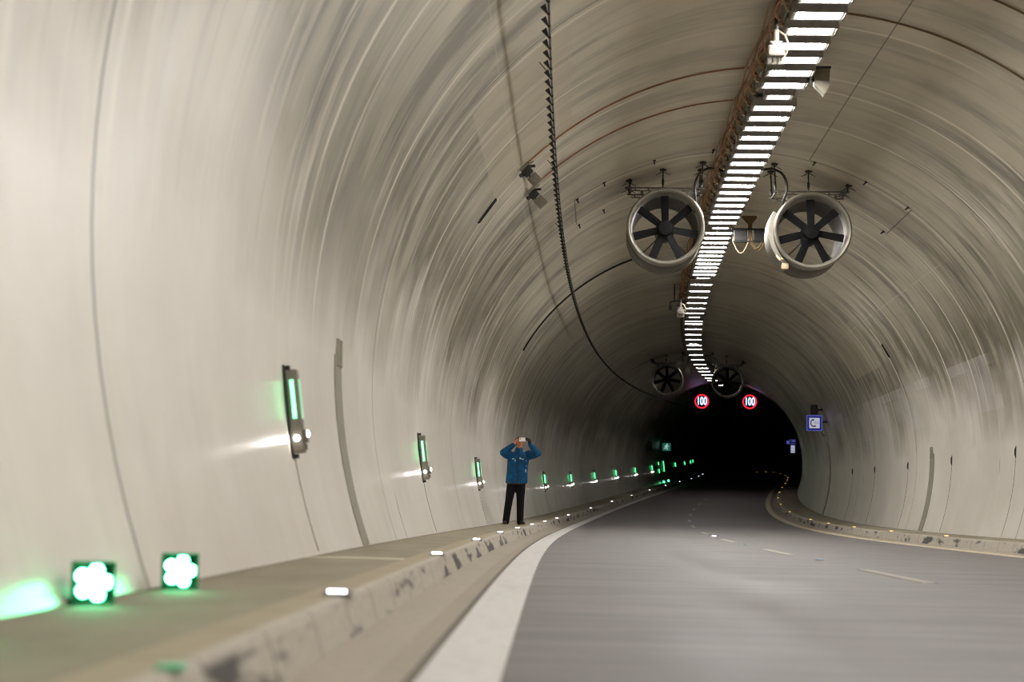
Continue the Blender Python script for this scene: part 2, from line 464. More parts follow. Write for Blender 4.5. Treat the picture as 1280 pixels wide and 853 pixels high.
sweep('gutter', [(3.13, ROAD + .004, 3.13), (3.3, ROAD - .01, 3.3), (KR - .055, ROAD + .012, 3.42)], M['gutter'])
sweep('trim_1', [(-3.29, ROAD - .01, -3.29), (-3.285, ROAD + .005, -3.285), (-3.255, ROAD + .005, -3.255), (-3.25, ROAD - .01, -3.25)], M['joint'])
sweep('road_marking', [(-3.252, ROAD - .01, -3.25), (-3.25, ROAD + .006, -3.25), (-3.01, ROAD + .006, -3.01), (-3.0, ROAD - .01, -3.0)], M['white_line'])
sweep('road_marking', [(2.90, ROAD - .01, 2.9), (2.905, ROAD + .006, 2.905), (3.125, ROAD + .006, 3.12), (3.13, ROAD - .01, 3.13)], M['yellow_line'])
for k in range(11):
    a = 5.6 + 9.0 * k
    sweep('road_marking', [(-.115, ROAD - .01, -.1), (-.11, ROAD + .004, -.1), (.0, ROAD + .004, 0), (.005, ROAD - .01, 0)], M['faint_line'],
          slist=list(np.linspace(a, a + 3.2, 8)))

# ------------------------------------------------------------------ ceiling luminaires
HS, US = 5.987, .078
def lum_material(i, k):
    return glow('luminaire_diffuser_%s' % i, (1, .975, .95, 1), k)
def luminaire_parts(w, d, mat):
    h = MB()
    # housing: shallow trough, open below
    h.box((0, 0, .075), (w + .07, d + .07, .09), .008)
    h.box((0, -(d + .05) / 2, .02), (w + .07, .02, .045)); h.box((0, (d + .05) / 2, .02), (w + .07, .02, .045))
    h.box((-(w + .05) / 2, 0, .02), (.02, d + .05, .045)); h.box(((w + .05) / 2, 0, .02), (.02, d + .05, .045))
    hm = h.mesh('housing', M['lum_house'])
    g = MB().box((0, 0, .004), (w - .04, d - .05, .007), .002)
    gm = g.mesh('diffuser', mat)
    fm = MB().box((0, 0, .014), (w + .02, d + .02, .014), .003).mesh('glass_rim', M['lum_house'])
    ca = MB().box((-(w / 2 - .08), 0, .150), (.05, .10, .06), .006).mesh('clamp', M['steel'])
    cb = MB().box(((w / 2 - .08), 0, .150), (.05, .10, .06), .006).mesh('clamp', M['steel'])
    return (('housing', hm), ('diffuser', gm), ('glass_rim', fm), ('clamp', ca), ('clamp', cb))
EM = 90.0
MAT_NEAR = lum_material('near', EM)
STRONG = luminaire_parts(.545, .30, lum_material('strong', EM * .80))
MID = luminaire_parts(.545, .30, lum_material('mid', EM * .93))
WIDE = luminaire_parts(.545, .30, MAT_NEAR); SMALL = luminaire_parts(.32, .24, lum_material('small', EM))
DIM = luminaire_parts(.545, .30, lum_material('dim', EM * .42)); SMALLD = luminaire_parts(.32, .24, lum_material('small_dim', EM * .5))
def luminaire(s, kind, label, group):
    parts = {'w': STRONG if s < 20.5 else WIDE if s < 34 else MID, 's': SMALL, 'd': DIM, 'sd': SMALLD}[kind]
    r = thing('ceiling_luminaire', frame(s, US, HS), label, 'ceiling light', group)
    for nm, me in parts:
        o = bpy.data.objects.new(nm, me); COL.objects.link(o); o.parent = r
PITCH = .728; S0 = 20.95
spots = [(S0 + PITCH * i, 's' if i in (7, 24, 36) else 'w') for i in range(-45, 37)]
spots += [(s, 'd') for s in (48.6, 50.2, 51.8, 53.35, 54.95, 56.5)] + [(57.85, 'sd')]
spots += [(s, 'd') for s in (59.3, 60.3, 62.4, 64.8, 67.2)] + [(69.6, 'sd')] + [(s, 'd') for s in (70.4, 72.6, 76.3, 79.9, 84.0, 87.4, 90.9, 95.0, 99.2, 102.7, 110.7)]
nw = nsm = nb = 0
for s, k in spots:
    if s < 20.5:
        luminaire(s, k, 'wide ceiling luminaire overhead, %s of the row back from the picture edge' % ordw(nb), 'luminaires overhead before the picture'); nb += 1
    elif k in ('s', 'sd'):
        luminaire(s, k, 'short narrow luminaire, %s of the short ones along the ceiling row' % ordw(nsm), 'short luminaires in the ceiling row'); nsm += 1
    else:
        luminaire(s, k, 'wide white ceiling luminaire, %s of the wide ones counted from the nearest' % ordw(nw), 'wide luminaires in the ceiling row'); nw += 1
# tray that carries them, and the cables in it
def along(s0, s1, step, u, h, wob=None):
    out = []
    for s in np.arange(s0, s1, step):
        du, dh = wob(s) if wob else (0, 0)
        out.append(W(s, u + du, h + dh))
    return out
tray = thing('cable_tray', Matrix.Translation(W(20, US, HS + .2)), 'long grey steel cable tray above the row of ceiling luminaires', 'cable tray')
def local_sweep(prof, s0, s1, step, closed=True):
    b = MB(); ss = np.arange(s0, s1, step); n = len(prof); vs = []; fs = []
    for s in ss:
        for u, h in prof: vs.append(W(s, u, h))
    for k in range(len(ss) - 1):
        for i in range(n): fs.append([k * n + i, k * n + (i + 1) % n, (k + 1) * n + (i + 1) % n, (k + 1) * n + i])
    fs += [list(range(n)), [(len(ss) - 1) * n + i for i in range(n)]]
    return b.add(vs, fs)
def keep(o, parent):
    o.parent = parent; o.matrix_parent_inverse = parent.matrix_world.inverted(); return o
bpy.context.view_layer.update()
def rect(u0, u1, h0, h1): return [(u0, h0), (u1, h0), (u1, h1), (u0, h1)]
hb = HS + .182
keep(local_sweep(rect(US - .27, US + .27, hb, hb + .012), -12, 125, 1.).build('tray_floor', M['lum_house']), tray)
for sg in (-1, 1):
    u0 = US + sg * .27
    keep(local_sweep(rect(min(u0, u0 + sg * .015), max(u0, u0 + sg * .015), hb, hb + .07), -12, 125, 1.).build('side_rail', M['steel']), tray)
for s in np.arange(19.0, 110, 3.03):
    for sg in (-1, 1):
        u = US + sg * .24
        top = ZC + math.sqrt(RAD ** 2 - u * u)
        keep(MB().tube([W(s, u, hb), W(s, u, top + .01)], .012, 6).build('hanger_rod', M['steel']), tray)
bund = thing('cable_bundle', Matrix.Translation(W(20, -.33, 6.1)), 'looping ochre and brown cables running along the left edge of the light row', 'cables')
bpy.context.view_layer.update()
for q, (du, dh, amp, mt, ph) in enumerate(((-.36, .02, .015, 'brown', 0), (-.41, .06, .02, 'brown', 1), (-.33, -.06, .055, 'loop', 2), (-.38, -.03, .045, 'orange', 3.5), (-.44, .10, .02, 'loop', 5))):
    wv = 2 * PI / PITCH if amp > .03 else 2 * PI / 2.9
    pts = along(14, 58, .09 if amp > .03 else .5, US + du - .05, HS + .13 + dh,
                lambda s: (amp * math.cos(wv * s + ph), amp * 1.3 * math.sin(wv * s + ph)))
    keep(MB().tube(pts, .014 if mt != 'brown' else .018, 6).build('cable', M[mt], None, True), bund)
far_c = local_sweep(rect(US - .42, US - .33, HS + .1, HS + .18), 58, 122, 2.)
keep(far_c.build('cable', M['brown']), bund)

# ------------------------------------------------------------------ jet fans
def fan_parts():
    L, R = 1.5, .665
    P = []
    # bell-mouthed casing: outer shell, rolled front lip, inner bore
    prof = [(R, .03), (R * 1.0, 0.0), (R * .985, -.03), (R * .955, -.042), (R * .92, -.03), (R * .885, .02), (R * .865, .10), (R * .86, .42),
            (R * .88, .44), (R * .95, .44), (R * .965, .40), (R * .965, .12)]
    P.append(('front_ring', MB().lathe(prof, 'y', 64, closed=True).mesh('front_ring', M['fan_steel'], True, 50)))
    prof = [(R * .86, .44), (R * .93, .44), (R * .93, .52), (R * .965, .55), (R * .965, L - .12), (R * .93, L), (R * .86, L), (R * .80, L - .08), (R * .80, L - .16), (R * .85, L - .20), (R * .855, .5)]
    P.append(('casing', MB().lathe(prof, 'y', 64, closed=True).mesh('casing', M['fan_inner'], True, 50)))
    prof = [(R * .985, L - .13), (R * 1.0, L - .07), (R * .97, L + .01), (R * .9, L + .02), (R * .88, L - .06), (R * .95, L - .13)]
    P.append(('rear_ring', MB().lathe(prof, 'y', 64, closed=True).mesh('rear_ring', M['fan_steel'], True, 50)))
    hub = MB().lathe([(.02, .115), (.10, .115), (.122, .125), (.132, .15), (.135, .20), (.135, .36), (.05, .38)], 'y', 32)
    hub.lathe([(.006, .085), (.014, .087), (.016, .10), (.006, .11)], 'y', 12)
    P.append(('hub', hub.mesh('hub', M['blade'], True, 40)))
    mot = MB().lathe([(.02, .38), (.16, .38), (.17, .42), (.17, .86), (.13, .94), (.03, .95)], 'y', 28)
    P.append(('motor', mot.mesh('motor', M['fan_inner'], True, 40)))
    for i in range(7):
        an = PI / 2 + 2 * PI * i / 7 + .04
        b = MB(); pr = []
        vs = []; fs = []
        for j, t in enumerate(np.linspace(0, 1, 8)):
            r = .115 + t * (R * .86 - .115 - .012); w = .064 + .006 * t; tw = math.radians(30 - 18 * t)
            for sx, sy in ((-1, -.06), (0, -.16), (1, -.06), (1, .06), (0, .04), (-1, .06)):
                x = sx * w * math.cos(tw) - sy * .1 * math.sin(tw); y = sx * w * math.sin(tw) * .8 + sy * .1 + .235
                ca, sa = math.cos(an), math.sin(an)
                vs.append((r * ca - x * sa, y, r * sa + x * ca))
        for j in range(7):
            for k in range(6): fs.append([j * 6 + k, j * 6 + (k + 1) % 6, (j + 1) * 6 + (k + 1) % 6, (j + 1) * 6 + k])
        fs += [list(range(6)), [42 + k for k in range(6)]]
        P.append(('blade', b.add(vs, fs).mesh('blade', M['blade'], True, 35)))
    for i in range(4):
        an = PI / 4 + PI / 2 * i
        c, s = math.cos(an), math.sin(an)
        P.append(('motor_strut', MB().tube([(.16 * c, .62, .16 * s), (R * .86 * c, .70, R * .86 * s)], .011, 6).mesh('motor_strut', M['fan_inner'])))
    return P
def fan_frame():
    b = MB(); R = .665
    for y in (.26, 1.0):
        b.box((0, y, .705), (1.30, .035, .022), .004); b.box((0, y, .655), (1.16, .025, .018), .004)
        for x in (-.52, -.3, .3, .52): b.box((x, y, .68), (.02, .02, .05))
    b.box((-.60, .63, .705), (.03, .76, .022)); b.box((.60, .63, .705), (.03, .76, .022))
    for sx in (-1, 1):
        for y in (.26, 1.0):
            b.prism([(sx * .36, .53), (sx * .40, .50), (sx * .44, .66), (sx * .40, .66)], 'y', y - .015, y + .015)
    return b.mesh('carrying_frame', M['fan_inner'])
FANP = fan_parts(); FANF = fan_frame()
def jet_fan(s, u, h, label, extra=None, group='jet fans under the ceiling', hang=True):
    F = frame(s, u, h)
    r = thing('jet_fan', F, label, 'fan', group)
    for nm, me in FANP + [('carrying_frame', FANF)]:
        o = bpy.data.objects.new(nm, me); COL.objects.link(o); o.parent = r
    # suspension: turnbuckle rods to anchor plates in the lining
    for sx in (-.62, -.05, .62):
        for y in ((.26, 1.0) if sx != -.05 else (.26,)):
            uu = u + sx * 1.02
            top = ZC + math.sqrt(RAD ** 2 - uu * uu) - h + TILT * (0)
            b = MB().tube([(sx * .98, y, .70), (sx * 1.02, y, top + .02)], .012, 8)
            b.tube([(sx * .99, y, .76), (sx * 1.0, y, .86)], .022, 8)
            b.box((sx * 1.02, y, top - .03), (.11, .11, .025), .004)
            for a in range(5):
                an = a * 2 * PI / 5 + .3
                b.tube([(sx * 1.02, y, top - .05), (sx * 1.02 + .13 * math.cos(an), y + .10 * math.sin(an), top - .11)], .006, 5)
            o = b.build('hanger', M['dark'], r)
    return r
fl = jet_fan(32.7, -1.19, 5.175, 'large grey jet fan hanging left of the light row, nearest pair')
fr = jet_fan(32.7, 1.295, 5.14, 'large grey jet fan hanging right of the light row, nearest pair')
b = MB(); vs = []; fs = []
for i, an in enumerate(np.linspace(math.radians(152), math.radians(236), 16)):
    for r_, y in ((.655, .16), (.735, .16), (.735, 1.02), (.655, 1.02)): vs.append((r_ * math.cos(an), y, r_ * math.sin(an)))
for i in range(15):
    for k in range(4): fs.append([i * 4 + k, i * 4 + (k + 1) % 4, i * 4 + 4 + (k + 1) % 4, i * 4 + 4 + k])
fs += [[0, 1, 2, 3], [60, 61, 62, 63]]
b.add(vs, fs).build('side_cover', M['fan_steel'], fr)
b = MB(); b.tube([(-.60, .14, -.42), (-.54, .10, -.50), (-.48, .12, -.50), (-.52, .2, -.44)], .02, 8); b.box((-.45, .16, -.60), (.12, .10, .10), .02)
b.build('cable_gland', M['beige_cable'], fr, True)
jet_fan(80, -1.19, 5.18, 'dark jet fan hanging left of the light row, second pair')
jet_fan(80, 1.30, 5.12, 'dark jet fan hanging right of the light row, second pair')
jet_fan(128, -1.2, 5.17, 'dark jet fan behind the first speed limit sign, third pair')
jet_fan(128, 1.3, 5.13, 'dark jet fan behind the second speed limit sign, third pair')
jet_fan(175, -1.2, 5.15, 'jet fan far away in the dark on the left, last pair')
jet_fan(175, 1.25, 5.15, 'jet fan far away in the dark on the right, last pair')
def ceiling_cable(name, s, ph0, ph1, r, mat, label, cat='cable', off=.02, n=24):
    pts = [W(s, *on_arc(f, off)) for f in np.linspace(ph0, ph1, n)]
    return tag(MB().tube(pts, r, 8).build(name, mat, None, True), label, cat)
def free_cable(name, pts, r, mat, label, cat='cable'):
    # smooth through the points
    P = [Vector(p) for p in pts]; out = []
    for i in range(len(P) - 1):
        p0, p1, p2, p3 = P[max(i - 1, 0)], P[i], P[i + 1], P[min(i + 2, len(P) - 1)]
        for t in np.linspace(0, 1, 8, endpoint=False):
            out.append(.5 * ((2 * p1) + (p2 - p0) * t + (2 * p0 - 5 * p1 + 4 * p2 - p3) * t * t + (3 * p1 - p0 - 3 * p2 + p3) * t ** 3))
    out.append(P[-1])
    return tag(MB().tube(out, r, 8).build(name, mat, None, True), label, cat)
for s, sg, u, h, lab in ((32.6, -1, -1.19, 5.175, 'nearest left jet fan'), (32.6, 1, 1.295, 5.14, 'nearest right jet fan'),
                         (79.9, -1, -1.19, 5.18, 'second left jet fan'), (79.9, 1, 1.30, 5.12, 'second right jet fan')):
    uu = US + sg * .28; side = 1 if sg < 0 else -1
    free_cable('power_conduit', [W(s + .1, uu, 6.14), W(s, uu + sg * .22, 6.17), W(s, uu + sg * .42, 6.08), W(s + .03, uu + sg * .50, 5.85),
                                 W(s + .1, u + side * .50, 5.62), W(s + .3, u + side * .5, 5.46)], .022 if s < 50 else .030,
               M['dark'] if s < 50 else M['stain'], 'bent power conduit from the light row to the %s' % lab, 'conduit')

# ------------------------------------------------------------------ things on the ceiling
ceiling_cable('signal_cable', 25.86, -.775, -.07, .011, M['orange'], 'thin orange cable on the ceiling, the nearer of two left of the light row')
ceiling_cable('signal_cable', 27.93, -.765, -.07, .011, M['orange'], 'thin orange cable on the ceiling, the farther of two left of the light row')
ceiling_cable('signal_cable', 22.87, .12, 1.12, .013, M['brown'], 'brown cable arching right from the light row across the ceiling')
ceiling_cable('signal_cable', 20.86, .12, 1.12, .013, M['brown'], 'brown cable crossing the top right corner of the ceiling')
ceiling_cable('joint_cable', 44.22, -1.06, -.34, .022, M['black'], 'dark cable lying in the ceiling joint left of the nearest fans')
# detectors at the ends of the orange cables
for s, ph, lab in ((25.95, -.785, 'nearer'), (28.05, -.775, 'farther')):
    F = wall_frame(s, ph)
    r = thing('ceiling_detector', F, 'grey ceiling detector on a bracket, %s of the two beside the black cable' % lab, 'detector', 'detectors on the left ceiling')
    MB().box((.02, 0, 0), (.04, .14, .14), .006).tube([(.02, .0, .05), (.05, -.02, .14)], .012, 6).build('base_plate', M['steel'], r)
    MB().box((.09, .02, -.02), (.11, .12, .13), .012).tube([(.07, -.02, -.13), (.08, .02, -.06)], .03, 10).tube([(.05, .0, .04), (.10, .03, .11)], .02, 8).build('bracket_head', M['dark'], r)
    b = MB().box((.245, -.05, -.03), (.15, .06, .15), .01)
    b.box((.25, -.085, -.03), (.10, .02, .09), .006)
    b.build('sensor_head', M['stain'], r)
    MB().tube([(.13, 0, -.03), (.17, -.03, -.05), (.19, -.04, -.04)], .014, 6).build('arm', M['dark'], r)
# long black radiating cable with its triangular clips
PHC = -.70
rc = thing('hanging_cable', Matrix.Translation(W(20, *on_arc(PHC, .22))), 'long black cable with triangular clips hanging under the left ceiling', 'cable')
bpy.context.view_layer.update()
uc, hc_ = on_arc(PHC, .21)
keep(MB().tube(along(10, 135, .8, uc, hc_), .012, 8).build('cable_core', M['dark'], None, True), rc)
ss = 14.0; clips = []
while ss < 60: clips.append(ss); ss += .46
clipme = None
tri = MB().prism([(-.082, .022), (-.034, .056), (-.004, -.058)], 'y', -.012, .012)
tri.box((0, 0, -.045), (.03, .04, .02), .004)
clipme = tri.mesh('clip', M['black'])
for s in clips[:100]:
    o = bpy.data.objects.new('clip', clipme); COL.objects.link(o)
    o.matrix_world = frame(s, uc, hc_)
    keep(o, rc)
b = MB(); s = 60.
while s < 125:
    b.prism([(-.082, .022), (-.034, .056), (-.004, -.058)], 'y', -.012, .012, T=Matrix(frame(s, uc, hc_))); s += .5
o = keep(b.build('clip', M['black']), rc); o['kind'] = 'stuff'
for k, s in enumerate(np.arange(15, 124, 6.0)):
    keep(MB().tube([W(s, uc, hc_), W(s, *on_arc(PHC, -.01))], .006, 6).build('standoff', M['dark']), rc)
# white sensor boxes on drop rods left of the lights
def sensor_box(s, u, h, label, twin=True, top=None):
    top = ZC + math.sqrt(RAD ** 2 - u * u) - h
    r = thing('sensor_box', frame(s, u, h), label, 'sensor', 'white sensor boxes left of the lights')
    MB().tube([(0, 0, .26), (0, 0, top + .01)], .022, 10).box((0, 0, top - .01), (.14, .14, .02), .003).build('drop_rod', M['dark'], r, True)
    MB().tube([(0, 0, .12), (0, 0, .27)], .034, 12).prism([(-.075, .13), (.075, .13), (.035, .085), (-.035, .085)], 'y', -.05, .05).build('socket', M['white_box'], r, True)
    MB().box((0, 0, .02), (.19, .16, .13), .02).box((0, .04, -.07), (.20, .08, .12), .015).build('enclosure', M['white_box'], r)
    for sx in (-.03, .03):
        MB().tube([(sx, -.02, -.04), (sx, -.02, -.12)], .014, 8).box((sx, -.02, -.13), (.05, .05, .03), .008).build('prong', M['stain'], r)
    MB().tube([(.03, -.03, .25), (.10, -.03, .20), (.135, -.03, .10), (.12, -.02, .0), (.06, -.02, -.08)], .011, 6).build('lead', M['beige_cable'], r, True)
sensor_box(22.0, -.37, 5.63, 'white sensor box on a rod beside the nearest luminaires')
sensor_box(52.0, -.39, 5.60, 'small pale sensor box on a rod beyond the nearest fans')
sensor_box(82.0, -.38, 5.60, 'tiny pale sensor box beside the second left fan')
# dark arm with camera, left of the second sensor box
r = thing('ceiling_camera', frame(51.8, -.66, 5.72), 'small dark camera on an arm left of the far sensor box', 'camera')
MB().box((0, 0, -.02), (.10, .20, .10), .015).build('camera_body', M['black'], r)
MB().tube([(0, 0, .03), (0, 0, .14), (.16, 0, .17), (.26, 0, .16)], .018, 8).tube([(.1, 0, .16), (.1, 0, .62)], .016, 8).build('arm', M['black'], r, True)
# grey hooded camera on the right edge of the light row
r = thing('ceiling_camera', frame(25.0, .53, 5.99), 'grey hooded camera clamped to the right edge of the light row', 'camera')
MB().prism([(-.10, .13), (.10, .15), (.09, -.10), (.03, -.20), (-.10, -.06)], 'y', -.09, .09).build('camera_body', M['stain'], r)
MB().box((0, 0, .155), (.22, .24, .025), .006).build('hood', M['dark'], r)
MB().tube([(-.09, 0, .06), (-.20, 0, .06)], .022, 8).box((-.17, 0, .06), (.03, .08, .14), .006).box((-.115, 0, .06), (.02, .08, .14), .006).build('bracket', M['dark'], r)
# junction box between the near fans
r = thing('junction_box', frame(38.4, .66, 5.72), 'ceiling junction box on a post with cable loops between the near fans', 'junction box')
MB().box((0, .03, .24), (.08, .07, .54), .01).box((-.05, .03, .50), (.34, .16, .03), .005).prism([(-.17, .49), (.14, .49), (.04, .36), (-.05, .36)], 'y', 0, .06).build('post', M['brown'], r)
MB().box((-.19, -.02, .12), (.26, .12, .22), .01).build('box_housing', M['dark'], r)
MB().box((.20, -.02, .12), (.26, .12, .22), .01).build('box_housing', M['dark'], r)
MB().box((0, -.02, .245), (.74, .16, .025), .004).box((.02, -.02, -.005), (.72, .14, .02), .004).build('bracket_rail', M['dark'], r)
for x0, x1, dz, mt in ((-.34, -.04, -.22, 'beige_cable'), (.0, .28, -.17, 'brown'), (.03, .22, -.12, 'loop')):
    pts = [(x0, -.06, .08)] + [(x0 + (x1 - x0) * t, -.06, -.02 + dz * math.sin(PI * t)) for t in np.linspace(.0, 1, 12)] + [(x1, -.06, .04)]
    MB().tube(pts, .012, 6).build('cable_loop', M[mt], r, True)
# dark expansion slots and small hooks
for s, ph, sl, lab in ((26.05, -.95, .42, 'left'), (44.2, 1.035, .36, 'right')):
    F = wall_frame(s, ph)
    r = thing('slot_cover', F, 'short black slot cover on the %s upper lining' % lab, 'slot cover', 'slot covers on the lining')
    MB().box((.01, 0, 0), (.03, .055, sl), .006).build('rim', M['dark'], r); MB().box((.02, 0, 0), (.03, .034, sl - .03), .004).build('insert', M['black'], r)
hookme = None
for s, ph, lab in ((32.12, .27, 'upper left corner of the ceiling panel right of the lights'), (32.12, .46, 'upper edge of the ceiling panel right of the lights'),
                   (32.12, .63, 'upper right corner of the ceiling panel by the right fan'), (34.95, .63, 'lower right corner of the ceiling panel by the right fan'),
                   (31.9, -.09, 'ceiling close to the left edge of the lights'), (31.9, -.30, 'ceiling seam left of the lights, second from them'),
                   (32.1, -.49, 'ceiling seam left of the lights, third from them'), (32.2, -.60, 'ceiling seam left of the lights, farthest from them'),
                   (35.09, -.49, 'lower ceiling seam left of the left fan'), (35.14, -.60, 'lower ceiling seam beside the black cable')):
    if hookme is None:
        hookme = MB().box((.01, 0, 0), (.02, .05, .05), .004).tube([(.01, 0, 0), (.05, 0, -.01), (.07, 0, -.02)], .014, 6).mesh('anchor_hook', M['dark'])
    o = bpy.data.objects.new('anchor_hook', hookme); COL.objects.link(o); o.matrix_world = wall_frame(s, ph)
    tag(o, 'small dark hook, %s' % lab, 'hook', 'anchor hooks in the ceiling')

# ------------------------------------------------------------------ wall lamps of the escape route (left)
def lamp_parts():
    H, D, Wd = .62, .085, .125      # tall, out of the wall, along the tunnel
    P = []
    P.append(('back_plate', MB().box((.01, 0, 0), (.02, Wd + .02, H + .05), .004).box((.03, 0, H / 2 + .005), (.05, .05, .03), .006).box((.03, 0, -H / 2 - .005), (.05, .05, .03), .006).mesh('back_plate', M['lamp_black'])))
    P.append(('housing', MB().box((.02 + D / 2, 0, .0), (D, Wd, H - .03), .012).mesh('housing', M['lamp_house'])))
    b = MB()
    for sy in (-1, 1): b.tube([(.062, sy * (Wd / 2 + .004), -.05), (.062, sy * (Wd / 2 + .004), .22)], .013, 10)
    P.append(('green_tube', b.mesh('green_tube', M['green_tube'], True)))
    P.append(('front_window', MB().box((.02 + D + .002, 0, .085), (.012, Wd * .6, .28), .004).mesh('front_window', M['green_side'])))
    b = MB()
    for sy in (-1, 1): b.ellipsoid((.060, sy * (Wd / 2 + .002), -.19), (.019, .012, .019), 12)
    P.append(('white_lens', b.mesh('white_lens', M['white_led'], True)))
    P.append(('reflector', MB().box((.02 + D + .012, 0, -.18), (.03, Wd * .8, .09), .012).box((.02 + D + .006, 0, -.255), (.02, Wd * .5, .04), .006).mesh('reflector', M['lamp_house'])))
    P.append(('front_lens', MB().ellipsoid((.02 + D + .028, 0, -.165), (.012, .022, .022), 12).mesh('front_lens', M['white_led'], True)))
    return P
LAMPP = lamp_parts()
lamp_s = [13.61 + 12.1866 * k for k in range(10)] + [144.0, 156.4, 169.0, 181.5, 192.0]
for k, s in enumerate(lamp_s):
    h = .994
    ph = -math.acos((h - ZC) / RAD)
    r = thing('escape_lamp', wall_frame(s, ph), 'green lit escape route lamp on the left wall, %s from the camera' % ordw(k), 'wall light', 'escape route lamps on the left wall')
    for nm, me in LAMPP:
        if k > 9 and 'lens' in nm: continue
        o = bpy.data.objects.new(nm, me); COL.objects.link(o); o.parent = r
    # sealed cable slot from the walkway up to the lamp
    if k < 9:
        inv = r.matrix_basis.inverted()
        f0, f1 = -PHI_F + .005, ph - .06
        b = MB().tube([inv @ W(s + .06, *on_arc(f, .002)) for f in np.linspace(f0, f1, 8)], .006, 6)
        b.build('cable_slot', M['slot'], r)
# green frame lights round the far escape niche
for s, h, dh, wd, lab in ((128.5, 1.30, .18, .12, 'upper near corner'), (128.4, .80, .24, .16, 'lower near corner'), (132.7, 1.08, .72, .12, 'tall far side')):
    ph = -math.acos((h - ZC) / RAD)
    r = thing('niche_light', wall_frame(s, ph), 'green lit strip at the far escape niche on the left wall, %s' % lab, 'wall light', 'green strips round the far niche')
    MB().box((.03, 0, 0), (.06, wd + .06, dh + .06), .01).build('housing', M['lamp_black'], r)
    MB().box((.045, 0, 0), (.06, wd, dh), .008).build('light_panel', M['green_tube'], r)

# ------------------------------------------------------------------ green floor lights
def floor_light(s, u, label, rz=0.0, size=.145, led='green_led'):
    r = thing('floor_light', frame(s, u, 0, rz), label, 'floor light', 'green square floor lights at the left wall')
    a = size; b = MB().box((0, .05, a / 2 + .004), (a, .05, a), .012)
    b.build('body', M['green_box'], r)
    MB().box((0, .035, .006), (a * .8, .10, .012), .003).build('foot', M['dark'], r)
    rim = MB()
    n = 4
    for cx, cz, dx, dz in ((0, a / 2 - .006, a, .012), (0, -a / 2 + .006, a, .012), (a / 2 - .006, 0, .012, a), (-a / 2 + .006, 0, .012, a)):
        rim.box((cx, .008, a / 2 + .004 + cz), (dx, .06, dz), .003)
    rim.box((0, -.026, a + .000), (a, .03, .008), .003)
    rim.build('front_rim', M['green_box'], r)
    for i in range(6):
        an = PI / 2 - .25 + 2 * PI * i / 5; rr = .0425 if i < 5 else 0
        cx, cz = rr * math.cos(an), a / 2 + .004 + rr * math.sin(an)
        MB().ellipsoid((cx, .022, cz), (.0235, .006, .0235), 16).build('lens', M[led], r, True)
        MB().lathe([(.0250, .030), (.0250, -.010), (.0240, -.010), (.0240, .030)], 'y', 24, T=Matrix.Translation((cx, 0, cz)), closed=True).build('lens_tube', M['green_box'], r, True)
floor_light(6.62, -4.42, 'square green floor light with five petal lamps, left of the wall joint', .30)
floor_light(7.85, -4.36, 'square green floor light with five petal lamps, right of the wall joint', .27)
floor_light(5.0, -4.43, 'square green floor light just outside the left picture edge', .34)
floor_light(128.4, -4.35, 'tiny green floor light under the far niche, nearer one', 0, .2, 'green_far')
floor_light(132.4, -4.35, 'tiny green floor light under the far niche, farther one', 0, .2, 'green_far')
# the small fin beside the first one
F = frame(6.62, -4.53, 0)
tag(MB().prism([(-.012, 0), (.03, 0), (.012, .03), (-.01, .085)], 'y', -.01, .05).build('cable_fin', M['green_box'], None, False, F), 'small dark wedge on the walkway left of the first green floor light', 'bracket')

# ------------------------------------------------------------------ kerb lights
def kerb_parts(mat):
    P = [('body', MB().box((0, 0, .003), (.12, .13, .014), .004).box((0, 0, .014), (.098, .07, .026), .008).box((0, -.056, .009), (.10, .012, .010), .003).box((0, .056, .009), (.10, .012, .010), .003).mesh('body', M['steel']))]
    b = MB()
    b.box((0, -.032, .016), (.074, .014, .019), .006)
    P.append(('lens', b.mesh('lens', mat)))
    return P
KW, KA = kerb_parts(M['kerb_led']), kerb_parts(M['amber_led'])
dd = 6.3309
def kerb_lights(n, k0, s0, u, parts, lab, group):
    for i in range(n):
        k = i - k0; s = s0 + dd * (k if k <= 0 else 2 * k)
        r = thing('kerb_light', frame(s, u, .004), lab % ordw(i), 'kerb light', group)
        for nm, me in parts:
            o = bpy.data.objects.new(nm, me); COL.objects.link(o); o.parent = r
kerb_lights(18, 8, 58.2036, KL - .005, KW, 'white kerb light on the left kerb, %s from the camera', 'white lights on the left kerb')
kerb_lights(19, 4, 58.238, KR + .005, KA, 'amber kerb light on the right kerb, %s from the nearest', 'amber lights on the right kerb')
# unlit stud at the near kerb edge, and road studs on the centre line
def stud(name, s, u, h, label, mats, k=1.0):
    r = thing(name, frame(s, u, h), label, 'road stud', 'studs on road and kerb')
    MB().box((0, 0, .008 * k), (.09 * k, .10 * k, .016 * k), .004).build('body', mats[0], r)
    MB().box((0, -.048 * k, .010 * k), (.08 * k, .012, .014 * k), .002).box((0, .048 * k, .010 * k), (.08 * k, .012, .014 * k), .002).build('reflector', mats[1], r)
stud('kerb_stud', 4.13, -3.66, .006, 'unlit stud on the left kerb at the bottom picture edge', (M['green_lit_stud'], M['green_lit_stud']), .65)
stud('road_stud', 38.9, -.04, ROAD, 'small pale road stud on the centre line, the farther one', (M['white_box'], M['kerb_led']))  # its reflector is given a glowing material to stand in for a glint
stud('road_stud', 21.05, -.03, ROAD, 'small grey road stud on the centre line, the nearest one', (M['badge'], M['badge']))
stud('road_stud', 30.2, -.05, ROAD, 'small grey road stud on the centre line, the middle one', (M['badge'], M['badge']))

